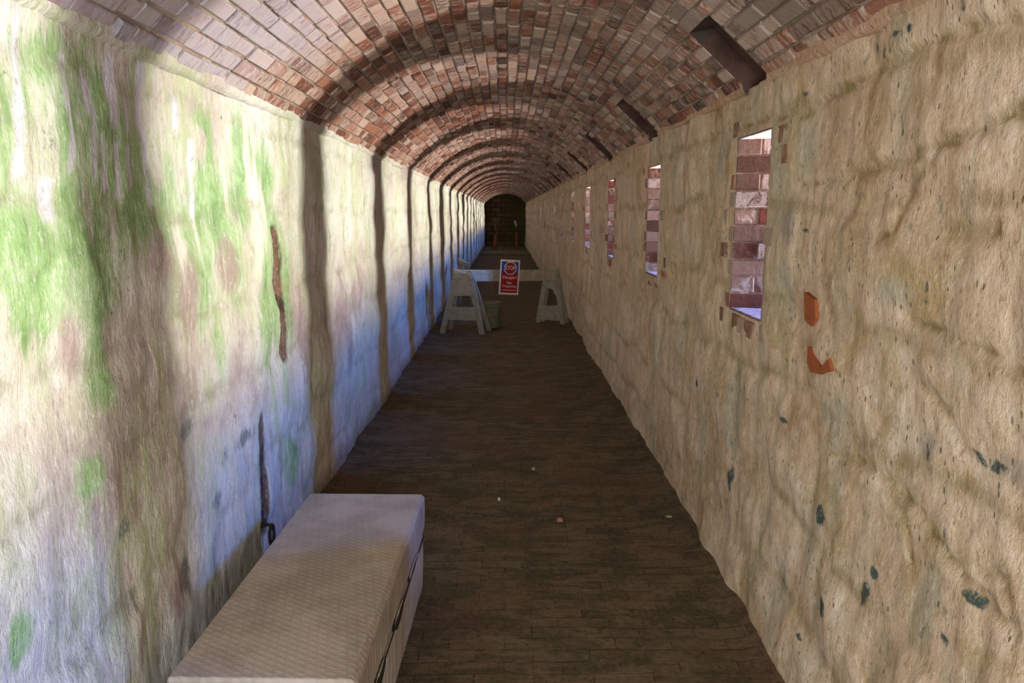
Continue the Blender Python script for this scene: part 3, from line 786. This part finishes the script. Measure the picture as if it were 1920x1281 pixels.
# spare folded trestle leaning on the left wall beyond the barricade
lp = empty('folded_trestle', (-.82, 13.2, 0))
tag(lp, 'pale folded trestle leaning on the left wall behind the barricade', 'trestle')
a = at_y(861, 489, 13.3) - Vector((-.82, 13.2, 0)); b = at_y(878, 498, 13.0) - Vector((-.82, 13.2, 0))
mb = MB(); mb.beam(a, b, .085, .03, (0, -.3, 1)); mb.build('top_board', M['white'], lp, bevel=.004)
for s in (.2, .75):
    t = a.lerp(b, s); mb = MB(); mb.beam((t.x + (s - .45) * .25 + .03, t.y + .1, 0.0), (t.x, t.y + .02, t.z), .06, .03); mb.build('leg', M['white'], lp, bevel=.004)
mb = MB(); mb.beam((-.12, .08, .3), (.16, .02, .3), .08, .02, (0, 0, 1)); mb.build('lower_board', M['white'], lp, bevel=.004)

# ------------------------------------------------------------------ things at the far end
for px, top, lean, lab in ((928, 442, .03, 'rusty brown post standing at the far end, left of the two'), (969, 438, -.02, 'rusty brown post standing at the far end, right of the two')):
    p = on_z(px, 470); h = at_y(px, top, p.y).z
    o = empty('rusty_post', (p.x, p.y, .0)); tag(o, lab, 'post', 'rusty posts at the far end')
    mb = MB(); mb.lathe([(0, 0), (.15, 0), (.15, .03), (.10, .05), (0, .05)], n=14); mb.build('foot', M['rust'], o)
    mb = MB(); mb.tube([(0, 0, .04), (lean * .4, 0, h * .4), (lean, 0, h)], [.085, .07, .05], 10); mb.build('shaft', M['rust'], o, smooth=True)
    mb = MB(); mb.lathe([(.055, 0), (.075, .01), (.075, .04), (.03, .06), (0, .06)], (lean, 0, h), 10); mb.build('cap', M['rust'], o)
for pts, lab in (([(965, 414), (968.5, 425)], 'short white rod propped above the right-hand rusty post'), ([(931, 437), (927.5, 421), (929, 414), (931.5, 415), (932.5, 422)], 'thin pale crook-ended rod above the left-hand rusty post')):
    q = [at_y(x, y, 37.3 if len(pts) > 2 else 37.3) for x, y in pts]
    base = at_y(pts[0][0] if len(pts) > 2 else pts[-1][0] + 3, 458, 37.2); base.z = .02
    path = ([base] + q) if len(pts) > 2 else [base, q[1], q[0]]
    o = empty('leaning_rod', base); tag(o, lab, 'rod')
    if len(pts) > 2:
        mb = MB(); mb.tube([k - base for k in path], .015, 8); mb.build('rod', M['stick'], o, smooth=True)
    else:
        mb = MB(); mb.tube([path[0] - base, path[1] - base], .025, 8); mb.build('shaft', M['end'], o, smooth=True)
        mb = MB(); mb.tube([path[1] - base, path[2] - base], .05, 8); mb.build('white_end', M['pale'], o, smooth=True)
mb = MB(); ya = on_z(946, 479).y; yb = on_z(946, 472).y
mb.box((0, (ya + yb) / 2, .02), (2.1, yb - ya, .06)); o = mb.build('trim_3', M['stone'], kind='structure', bevel=.01)

# ------------------------------------------------------------------ scraps on the floor
def chip(x, y, s, mat, label, name, cat, seed):
    r = R_(seed); p = on_z(x, y); mb = MB(); n = 8
    ring = [(s * r.uniform(.7, 1.1) * math.cos(2 * math.pi * k / n), s * r.uniform(.5, .9) * math.sin(2 * math.pi * k / n)) for k in range(n)]
    hgt = .006 if cat == 'leaf' else .016
    b0 = [Vector((a, c, 0)) for a, c in ring]; b1 = [Vector((a * .95, c * .95, hgt * r.uniform(.5, 1.1))) for a, c in ring]
    for k in range(n): mb.quad([b0[k], b0[(k + 1) % n], b1[(k + 1) % n], b1[k]])
    top = Vector((0, 0, hgt * 1.3))
    for k in range(n): mb.quad([b1[k], b1[(k + 1) % n], top])
    o = mb.build(name, M[mat], bevel=0); o.location = (p.x, p.y, .008); tag(o, label, cat, 'scraps on the floor')
chip(1236, 890, .022, 'leaf', 'curled dry leaf near the foot of the right wall, farther of two', 'dry_leaf', 'leaf', 1)
chip(1253, 972, .018, 'leaf', 'curled dry leaf near the foot of the right wall, nearer of two', 'dry_leaf', 'leaf', 2)
chip(1050, 980, .020, 'pinkchip', 'pinkish brick chip lying in the middle of the floor', 'brick_chip', 'chip', 3)
chip(1000, 883, .014, 'leaf', 'thin pale scrap on the floor, farthest of the scraps in the middle', 'scrap', 'scrap', 4)
chip(936, 941, .007, 'pale', 'tiny white crumb on the floor to the right of the chest', 'plaster_crumb', 'crumb', 5)
chip(1354, 1075, .012, 'leaf', 'curved bit of straw at the foot of the right wall', 'straw', 'straw', 6)

# ------------------------------------------------------------------ daylight
def daylight(nt, strength, side=True):
    """outdoors as seen from the loopholes: sunlit grass and foliage below, blue sky above"""
    geo = nt.nodes.new('ShaderNodeNewGeometry'); sp = nt.nodes.new('ShaderNodeSeparateXYZ'); nt.links.new(geo.outputs['Incoming'], sp.inputs[0])
    m = nt.nodes.new('ShaderNodeMath'); m.operation = 'MULTIPLY_ADD'; m.inputs[1].default_value = -.5; m.inputs[2].default_value = .5
    nt.links.new(sp.outputs[2], m.inputs[0])
    r = nt.nodes.new('ShaderNodeValToRGB'); nt.links.new(m.outputs[0], r.inputs[0]); cr = r.color_ramp
    # Incoming z = -(elevation) -> m = .5 + .5 sin(elevation)
    st = [(.30, (1.1, .95, .92)), (.44, (1.25, 1.2, 1.08)), (.50, (1.12, 1.14, .97)), (.56, (1.05, .96, .84)), (.60, (.74, .66, .64)), (.645, (.06, .24, .78)), (.80, (.04, .18, .80))]
    while len(cr.elements) < len(st): cr.elements.new(.5)
    for e, (p, c) in zip(cr.elements, st): e.position = p; e.color = (*c, 1)
    return r.outputs[0]
W_STR = 1.0
for i, c in enumerate(WIN):
    la = bpy.data.lights.new('daylight', 'AREA'); la.shape = 'RECTANGLE'; la.size = WT * 2; la.size_y = WZ1 - WZ0; la.use_nodes = True
    nt = la.node_tree; em = nt.nodes['Emission']; col = daylight(nt, 1); nt.links.new(col, em.inputs[0]); em.inputs[1].default_value = 1
    la.energy = 62
    o = bpy.data.objects.new('daylight', la); C.objects.link(o); o.location = (XR + TD + .01, c, (WZ0 + WZ1) / 2)
    o.rotation_euler = (math.pi / 2, 0, math.pi / 2)     # faces -x, size_y upright
    o['kind'] = 'helper'
la = bpy.data.lights.new('doorway_fill', 'AREA'); la.shape = 'RECTANGLE'; la.size = 1.45; la.size_y = 2.2; la.energy = 62; la.color = (.94, .97, 1.0)  # fill light behind the camera, added to brighten the near walls
o = bpy.data.objects.new('doorway_fill', la); C.objects.link(o); o.location = (0, Y0 - .05, 1.15); o.rotation_euler = (math.pi / 2, 0, math.pi); o.rotation_euler = (-math.pi / 2, 0, 0)
o.rotation_euler = (math.pi / 2, 0, 0)
o['kind'] = 'helper'
w = bpy.data.worlds.new('world'); scene.world = w; w.use_nodes = True; nt = w.node_tree; bg = nt.nodes['Background']
sky = nt.nodes.new('ShaderNodeTexSky'); sky.sky_type = 'HOSEK_WILKIE'; nt.links.new(sky.outputs[0], bg.inputs[0]); bg.inputs[1].default_value = .4
w.cycles.sampling_method = 'NONE'

scene.view_settings.view_transform = 'Standard'; scene.view_settings.look = 'None'; scene.view_settings.gamma = 1
scene.view_settings.use_curve_mapping = False; scene.view_settings.exposure = .88
cy = scene.cycles; cy.use_adaptive_sampling = True; cy.adaptive_threshold = .07; cy.max_bounces = 5; cy.diffuse_bounces = 5; cy.sample_clamp_indirect = 6; cy.use_denoising = True
cy.caustics_reflective = False; cy.caustics_refractive = False
